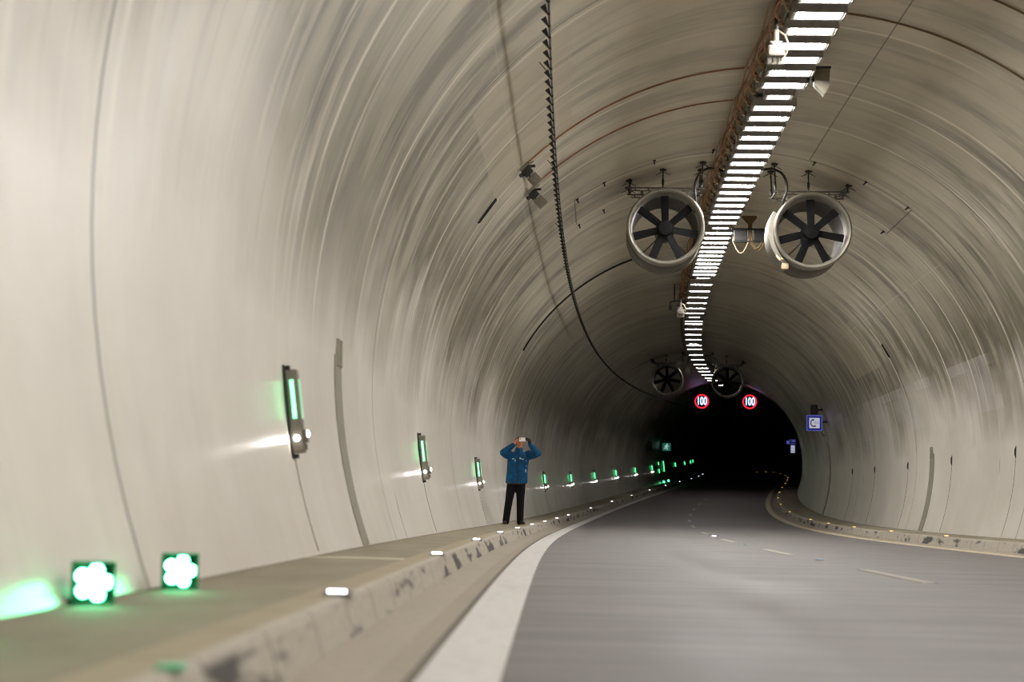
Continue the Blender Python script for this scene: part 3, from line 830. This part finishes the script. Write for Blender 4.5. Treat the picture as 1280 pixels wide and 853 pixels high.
# ------------------------------------------------------------------ wall covers and stubs
def wall_strip(s, w, ph_top, side, label):
    F = wall_frame(s, side * 1.75)
    r = thing('cable_cover', F, label, 'cable cover', 'grey cable covers on the walls')
    inv = F.inverted()
    f = np.linspace(PHI_F - .002, ph_top, 14); vs = []; fs = []
    for a in f:
        for ds, off in ((-w / 2, -.01), (-w / 2 + .02, .014), (w / 2 - .02, .014), (w / 2, -.01)):
            vs.append(inv @ W(s + ds, *on_arc(side * a, off)))
    for k in range(13):
        for i in range(3): fs.append([k * 4 + i, k * 4 + i + 1, k * 4 + 5 + i, k * 4 + 4 + i])
    fs.append([52, 53, 54, 55]); fs.append([0, 1, 2, 3])
    MB().add(vs, fs).build('cover_strip', M['greyplate'], r)
    b = MB()
    for ds in (-.12, .08):
        b.tube([inv @ W(s + ds, *on_arc(side * (ph_top + .02), .01)), inv @ W(s + ds + .03, *on_arc(side * (ph_top - .03), .0))], .03, 8)
    b.build('pipe_end', M['greyplate'], r)
wall_strip(16.95, .50, 1.56, -1, 'grey cable cover strip on the left wall behind the first lamp')
wall_strip(42.0, .60, 1.56, 1, 'grey cable cover strip on the right wall, the nearer one')
wall_strip(67.57, .62, 1.40, 1, 'grey cable cover strip on the right wall under the phone sign')
stubp = None
for k, s in enumerate((33.3, 39.5, 45.6, 52.2, 58.4)):
    h = 1.46; ph = math.acos((h - ZC) / RAD)
    F = wall_frame(s, ph)
    r = thing('cable_stub', F, 'black cable stub in a slot on the right wall, %s from the nearest' % ordw(k), 'cable stub', 'black cable stubs on the right wall')
    if stubp is None:
        stubp = (('plate', MB().box((.004, 0, 0), (.010, .055, .21), .003).mesh('plate', M['dark'])),
                 ('cable_end', MB().tube([(.0, 0, .07), (.016, 0, .055), (.018, 0, -.045), (.004, 0, -.075)], .011, 8).mesh('cable_end', M['black'], True)))
    for nm, me in stubp:
        o = bpy.data.objects.new(nm, me); COL.objects.link(o); o.parent = r
    inv = F.inverted()
    MB().tube([inv @ W(s, *on_arc(f, .002)) for f in np.linspace(PHI_F - .005, ph + .025, 8)], .005, 6).build('cable_slot', M['slot'], r)

# ------------------------------------------------------------------ signs
def text_mesh(name, body, size, mat, parent, loc, depth=.004, sx=1.0, bold=0.0):
    c = bpy.data.curves.new(name, 'FONT'); c.body = body; c.size = size; c.align_x = 'CENTER'; c.align_y = 'CENTER'; c.extrude = depth; c.offset = bold
    tmp = bpy.data.objects.new(name + '_c', c); COL.objects.link(tmp)
    bpy.context.view_layer.update()
    me = bpy.data.meshes.new_from_object(tmp.evaluated_get(bpy.context.evaluated_depsgraph_get()))
    COL.objects.unlink(tmp); bpy.data.objects.remove(tmp); bpy.data.curves.remove(c)
    me.materials.clear(); me.materials.append(mat)
    o = bpy.data.objects.new(name, me); COL.objects.link(o); o.parent = parent
    o.matrix_local = Matrix.Translation(loc) @ Matrix.Rotation(PI / 2, 4, 'X') @ Matrix.Diagonal((sx, 1, 1, 1))
    return o
for u, lab in ((-1.25, 'left of the two, under the far left fan'), (1.645, 'right of the two, under the far right fan')):
    s, h = 118, 5.23
    r = thing('speed_limit_sign', frame(s, u, h), 'lit round 100 speed limit sign, %s' % lab, 'sign', 'lit speed limit signs')
    MB().box((0, .09, 0), (1.16, .16, 1.16), .02).build('sign_housing', M['black'], r)
    R = .43
    MB().lathe([(R, -.004), (R, -.02), (R - .068, -.02), (R - .068, -.004)], 'y', 48, closed=True).build('red_ring', M['sign_red'], r, True)
    text_mesh('numerals', '100', .68, M['sign_blue'], r, (0, -.012, 0), .006, .62, .008)
    top = ZC + math.sqrt(RAD ** 2 - u * u) - h
    b = MB()
    for x in (-.4, .4): b.tube([(x, .09, .57), (x, .09, top - .02 * abs(x))], .025, 8)
    b.build('hanger', M['dark'], r)
# emergency phone sign and the boxes near it
s = 65.0
r = thing('emergency_phone_sign', frame(s, 4.09, 3.09), 'blue bordered emergency phone sign on the right wall', 'sign')
MB().box((0, .06, 0), (.53, .10, .53), .02).build('sign_box', M['black'], r)
MB().box((0, .0, 0), (.525, .03, .525), .012).build('outer_rim', M['phone_pale'], r)
MB().box((0, -.016, 0), (.46, .012, .46), .005).build('blue_border', M['phone_blue'], r)
MB().box((0, -.024, 0), (.345, .012, .345), .004).build('white_face', M['phone_white'], r)
b = MB(); pts = []
for a in np.linspace(math.radians(100), math.radians(295), 16): pts.append((-.03 + .09 * math.cos(a), -.034, .0 + .11 * math.sin(a)))
b.tube(pts, [.024] * 2 + [.017] * 12 + [.024] * 2, 8); b.ellipsoid((pts[0][0] + .01, -.034, pts[0][2] - .005), (.03, .008, .024), 10); b.ellipsoid((pts[-1][0] + .01, -.034, pts[-1][2]), (.034, .008, .024), 10)
b.build('handset_symbol', M['black'], r, True)
text_mesh('lettering', 'SOS', .10, M['sym_grey'], r, (.07, -.032, .01), .002, .9)
MB().tube([(.22, .06, -.28), (.30, .10, -.42), (.36, .2, -.40)], .018, 8).build('feed_cable', M['brown'], r, True)
MB().box((.35, .1, .05), (.30, .06, .06), .01).build('wall_arm', M['dark'], r)
def black_box(s, u, h, w, hh, label):
    r = thing('loudspeaker_box', frame(s, u, h), label, 'loudspeaker', 'black boxes on the walls')
    MB().box((0, .1, 0), (w, .2, hh), .02).build('cabinet', M['black'], r)
    MB().box((0, -.005, 0), (w * .8, .02, hh * .86), .008).build('grille', M['dark'], r)
    sg = -1 if u < 0 else 1
    edge = math.sqrt(RAD ** 2 - (h - ZC) ** 2) - abs(u)
    MB().box((sg * edge / 2, .12, 0), (edge + .05, .05, .06), .008).build('wall_arm', M['dark'], r)
black_box(65.0, 4.09, 3.54, .23, .32, 'small black box on the right wall above the phone sign')
black_box(118.2, -4.45, 2.50, .27, .55, 'black upright box on the far left wall')
black_box(129.5, -4.30, 2.98, .26, .34, 'small black box on the far left wall above the green sign')
# green exit sign
r = thing('exit_sign', frame(129.5, -4.25, 2.41), 'green lit exit sign on the far left wall', 'sign')
MB().box((0, .06, 0), (.62, .12, .58), .02).build('sign_box', M['black'], r)
MB().box((0, -.01, 0), (.56, .03, .52), .01).build('green_face', M['exit_green'], r)
b = MB()
b.ellipsoid((.03, -.03, .17), (.045, .01, .045), 12)
b.tube([(.02, -.03, .11), (-.02, -.03, -.02)], .045, 8); b.tube([(-.02, -.03, -.02), (.07, -.03, -.08), (.04, -.03, -.19)], .026, 8)
b.tube([(-.02, -.03, -.02), (-.09, -.03, -.10), (-.17, -.03, -.10)], .026, 8); b.tube([(.03, -.03, .09), (.12, -.03, .03), (.17, -.03, .07)], .02, 8); b.tube([(.0, -.03, .10), (-.09, -.03, .08), (-.11, -.03, .0)], .02, 8)
b.build('running_figure', M['exit_white'], r, True)
MB().box((-.32, .06, 0), (.2, .05, .06), .01).build('wall_arm', M['dark'], r)
# small far signs on the right
r = thing('small_blue_sign', frame(106, 4.24, 2.80), 'dim blue sign on the far right wall', 'sign')
MB().box((0, .05, 0), (.40, .10, .34), .015).build('sign_box', M['black'], r); MB().box((0, -.005, 0), (.37, .02, .31), .006).build('blue_face', M['dim_blue'], r)
MB().box((.06, -.018, .02), (.18, .01, .14), .004).build('pale_symbol', M['phone_pale'], r); MB().box((.28, .06, 0), (.26, .05, .05), .008).build('wall_arm', M['dark'], r)
r = thing('small_white_sign', frame(104, 4.02, 2.78), 'small white glowing sign left of the dim blue sign', 'sign')
MB().box((0, .05, 0), (.22, .10, .24), .015).build('sign_box', M['black'], r); MB().box((0, -.005, 0), (.15, .02, .17), .006).build('white_face', M['phone_pale'], r)
MB().box((.36, .06, 0), (.55, .04, .05), .008).build('wall_arm', M['dark'], r)
r = thing('small_white_sign', frame(106, 4.30, 2.42), 'small white lit panel sign under the dim blue sign', 'sign')
MB().box((.02, .05, 0), (.42, .10, .46), .015).build('sign_box', M['black'], r); MB().box((-.03, -.005, 0), (.22, .02, .40), .006).build('white_face', M['phone_white'], r)
MB().box((-.03, -.018, -.1), (.20, .01, .03), .003).box((-.03, -.018, .06), (.20, .01, .02), .003).build('lettering_bar', M['phone_pale'], r)
MB().box((.3, .06, 0), (.2, .05, .05), .008).build('wall_arm', M['dark'], r)

# ------------------------------------------------------------------ the person with the phone
PF = frame(39.3, -4.05, 0)
person = thing('person', PF, 'person in a blue jacket and black trousers holding up a phone', 'person')
def limb(b, pts, rad, n=14, sq=None):
    """tapering limb with rounded joints; rad per point; sq = (x, y) squash"""
    P = [Vector(p) for p in pts]; out = []; rr = []
    for i in range(len(P) - 1):
        for t in (0, 1/6, 2/6, 3/6, 4/6, 5/6): out.append(P[i].lerp(P[i + 1], t)); rr.append(rad[i] + (rad[i + 1] - rad[i]) * t)
    out.append(P[-1]); rr.append(rad[-1])
    b.tube(out, rr, n)
    for p, q in zip(P, rad): b.ellipsoid(p, (q, q, q), n)
def remesh(o, vox, it=3, fac=.5):
    m = o.modifiers.new('Remesh', 'REMESH'); m.mode = 'VOXEL'; m.voxel_size = vox; m.use_smooth_shade = True
    k = o.modifiers.new('Smooth', 'SMOOTH'); k.iterations = it; k.factor = fac
    dg = bpy.context.evaluated_depsgraph_get(); dg.update()
    me = bpy.data.meshes.new_from_object(o.evaluated_get(dg))
    o.modifiers.clear(); o.data = me
    for p in me.polygons: p.use_smooth = True
    return o
SHL, SHR = (-.14, .03, 1.42), (.27, .03, 1.42)
ELL, ELR = (-.235, -.21, 1.455), (.455, -.19, 1.45)
WRL, WRR = (-.015, -.275, 1.625), (.30, -.275, 1.640)
HIPL, HIPR = (-.055, .03, .90), (.115, .03, .90)
KNL, KNR = (-.115, .0, .49), (.115, .0, .49)
ANL, ANR = (-.175, .04, .085), (.115, .04, .085)
bd = MB()
# trunk
for z, rx, ry, x, y in ((.90, .155, .105, .03, .03), (1.0, .15, .10, .035, .03), (1.12, .145, .10, .045, .03), (1.25, .165, .11, .055, .03), (1.36, .17, .10, .06, .03), (1.43, .13, .08, .063, .03)):
    bd.ellipsoid((x, y, z), (rx, ry, .10), 18)
limb(bd, [(.065, .03, 1.42), (.07, .0, 1.56)], [.062, .056])
# head: skull, jaw, nose, ears, brow
HC = Vector((.078, -.03, 1.665)); HT = Matrix.Translation(HC) @ Matrix.Rotation(math.radians(20), 4, 'Z') @ Matrix.Rotation(math.radians(-6), 4, 'X')
bd.ellipsoid((0, .015, .02), (.076, .093, .100), 20, T=HT)
bd.ellipsoid((0, -.022, -.045), (.058, .062, .075), 18, T=HT)
bd.ellipsoid((0, -.066, -.098), (.028, .022, .020), 12, T=HT)
bd.ellipsoid((0, -.088, -.018), (.014, .020, .024), 10, T=HT)
bd.ellipsoid((0, -.074, .012), (.050, .014, .012), 10, T=HT)
bd.ellipsoid((0, -.078, -.060), (.024, .010, .009), 10, T=HT)
for sx in (-1, 1): bd.ellipsoid((sx * .076, .012, -.01), (.012, .022, .034), 10, T=HT)
for sh, el, wr in ((SHL, ELL, WRL), (SHR, ELR, WRR)): limb(bd, [sh, el, wr], [.058, .042, .027])
for hp, kn, an in ((HIPL, KNL, ANL), (HIPR, KNR, ANR)): limb(bd, [hp, kn, an], [.090, .058, .042])
for an in (ANL, ANR):
    limb(bd, [(an[0], an[1] + .03, .05), (an[0] + .015 * (1 if an is ANR else -1), an[1] - .03, .045)], [.032, .022])
# hands: palm, four curled fingers and a thumb each, gripping the phone's two ends
def hand(b, wrist, palm, sx, grip_x, phz):
    w, p = Vector(wrist), Vector(palm)
    limb(b, [w, w.lerp(p, .5), p], [.027, .032, .033], 10)
    for i, (ln, dz) in enumerate(((.070, .030), (.078, .012), (.072, -.006), (.058, -.024))):
        base = p + Vector((sx * -.004, -.012, dz))
        k1 = base + Vector((sx * .030, -.026, .010)); k2 = k1 + Vector((sx * .034, -.002, .003)) * (ln / .07); k3 = k2 + Vector((sx * .018, .014, -.002)) * (ln / .07)
        limb(b, [base, k1, k2, k3], [.0105, .010, .009, .008], 8)
    t0 = p + Vector((sx * .006, .012, -.022)); t1 = t0 + Vector((sx * .030, .010, .016)); t2 = t1 + Vector((sx * .030, -.004, .012))
    limb(b, [t0, t1, t2], [.013, .011, .0095], 8)
PALL, PALR = (.045, -.285, 1.700), (.290, -.290, 1.712)
hand(bd, WRL, PALL, 1, .09, 1.715)
body = remesh(bd.build('body', M['skin'], person, True), .0065, 3)
# eyes (dark) kept with the face
eb = MB()
for sx in (-1, 1): eb.ellipsoid((sx * .031, -.0805, .0), (.011, .006, .006), 8, T=HT)
eb.build('eyes', M['black'], person, True)
gl = MB(); limb(gl, [WRR, Vector(WRR).lerp(Vector(PALR), .6)], [.036, .036], 10); hand(gl, WRR, PALR, -1, .25, 1.715)
g = remesh(gl.build('glove', M['black'], person, True), .0065, 2); 
# the jacket: torso, sleeves, collar
jk = MB()
jk.loft([(.03, .03, .835, .205, .140), (.03, .03, .86, .222, .150), (.034, .03, .95, .220, .152), (.04, .03, 1.08, .212, .152), (.046, .03, 1.2, .214, .154),
         (.054, .03, 1.3, .220, .150), (.06, .03, 1.38, .205, .138), (.064, .03, 1.44, .165, .112), (.066, .03, 1.48, .11, .09)], 28)
limb(jk, [(.065, .03, 1.42), (.072, .01, 1.52)], [.105, .082])
for sh, el, wr in ((SHL, ELL, WRL), (SHR, ELR, WRR)):
    w2 = Vector(el).lerp(Vector(wr), .90)
    m1 = Vector(sh).lerp(Vector(el), .5) + Vector((0, 0, -.01))
    limb(jk, [sh, m1, el, Vector(el).lerp(w2, .55), w2], [.098, .088, .075, .064, .050])
jacket = remesh(jk.build('jacket', M['jacket'], person, True), .010, 3)
zp = MB().tube([(.05, -.132, .86), (.055, -.136, 1.0), (.06, -.138, 1.2), (.066, -.122, 1.38), (.07, -.085, 1.5)], .007, 6)
zp.build('zip', M['black'], jacket, True)
for x, z, w, hh in ((-.04, 1.335, .05, .018), (.00, 1.30, .02, .04), (.105, 1.345, .035, .03), (.155, 1.33, .045, .02), (.215, 1.30, .03, .03), (.215, 1.10, .02, .06), (.225, 1.19, .018, .03)):
    yy = .03 - .15 * math.sqrt(max(.05, 1 - ((x - .055) / .21) ** 2)) - .004
    MB().box((x, yy, z), (w, .010, hh), .003).build('printed_badge', M['badge'], jacket)
MB().box((.035, -.105, .835), (.30, .02, .03), .008).build('hem_band', M['shoe'], jacket)
tr = MB()
tr.ellipsoid((.03, .03, .90), (.170, .118, .10), 20); tr.ellipsoid((.03, .03, .83), (.165, .112, .09), 20)
for hp, kn, an in ((HIPL, KNL, ANL), (HIPR, KNR, ANR)):
    limb(tr, [hp, Vector(hp).lerp(Vector(kn), .5), kn, Vector(kn).lerp(Vector(an), .5), (an[0], an[1], .06)], [.104, .094, .079, .074, .070])
remesh(tr.build('trousers', M['trouser'], person, True), .010, 3)
for an, sg in ((ANL, -1), (ANR, 1)):
    b = MB(); ang = .15 * sg + (.35 if sg > 0 else 0)
    T = Matrix.Translation((an[0], an[1] + .02, 0)) @ Matrix.Rotation(ang, 4, 'Z')
    b.ellipsoid((0, .03, .05), (.046, .055, .055), 14, T=T); b.ellipsoid((0, -.06, .045), (.045, .10, .04), 14, T=T); b.ellipsoid((0, -.13, .038), (.046, .07, .034), 14, T=T)
    sh = remesh(b.build('shoe', M['shoe'], person, True), .008, 2)
    s2 = MB(); pl = [(.046 * math.cos(t) * (1 if math.sin(t) < 0 else .9), -.06 + .145 * math.sin(t)) for t in np.linspace(0, 2 * PI, 20, endpoint=False)]
    s2.prism(pl, 'z', .0, .022, T=T); s2.build('sole', M['sole'], sh)
hr = MB(); hr.ellipsoid((0, .030, .042), (.083, .094, .088), 20, T=HT); hr.ellipsoid((0, .070, -.01), (.068, .055, .075), 16, T=HT)
for sx in (-1, 1): hr.ellipsoid((sx * .073, .025, .015), (.013, .04, .045), 12, T=HT)
remesh(hr.build('hair', M['hair'], person, True), .008, 2)
ph = thing('mobile_phone', PF @ Matrix.Translation((.168, -.325, 1.722)) @ Matrix.Rotation(.12, 4, 'Z'), 'white phone held up in both hands by the person', 'phone')
MB().box((0, 0, 0), (.160, .009, .082), .004).build('phone_case', M['phone_shell'], ph)
MB().box((0, .0048, 0), (.140, .002, .068), .0008).build('screen', M['black'], ph)
MB().ellipsoid((-.058, -.005, .024), (.008, .003, .008), 10).ellipsoid((-.058, -.005, .006), (.008, .003, .008), 10).build('camera_lens', M['black'], ph, True)

# ------------------------------------------------------------------ world, camera, render settings
w = bpy.data.worlds.new('World'); SC.world = w; w.use_nodes = True
w.node_tree.nodes['Background'].inputs[0].default_value = (0, 0, 0, 1); w.node_tree.nodes['Background'].inputs[1].default_value = 0
FPX, XC, HCAM, YAW, PITCHC, ROLL = 2420.93, -2.8523, .3965, -.02270, .085045, .007501
fw = Vector((math.sin(YAW) * math.cos(PITCHC), math.cos(YAW) * math.cos(PITCHC), math.sin(PITCHC)))
rt = Vector((math.cos(YAW), -math.sin(YAW), 0)); up = rt.cross(fw)
r2 = rt * math.cos(ROLL) + up * math.sin(ROLL); u2 = up * math.cos(ROLL) - rt * math.sin(ROLL)
cm = Matrix((r2, u2, -fw)).transposed().to_4x4(); cm.translation = Vector((XC, 0, HCAM))
cam = bpy.data.cameras.new('camera'); co = bpy.data.objects.new('camera', cam); COL.objects.link(co)
co.matrix_world = cm; cam.sensor_width = 36; cam.lens = FPX * 36 / 1280; cam.clip_end = 600; cam.clip_start = .05
cam.dof.use_dof = True; cam.dof.focus_distance = 37.0; cam.dof.aperture_fstop = 2.4; cam.dof.aperture_blades = 0
SC.camera = co
SC.view_settings.view_transform = 'Standard'; SC.view_settings.look = 'None'; SC.view_settings.gamma = 1; SC.view_settings.use_curve_mapping = False
SC.view_settings.exposure = 0.0
c = SC.cycles
c.use_denoising = True; c.filter_width = 1.1
try: c.denoiser = 'OPENIMAGEDENOISE'
except Exception: pass
c.max_bounces = 8; c.diffuse_bounces = 5; c.glossy_bounces = 4; c.transmission_bounces = 2
c.sample_clamp_indirect = 8; c.use_light_tree = True
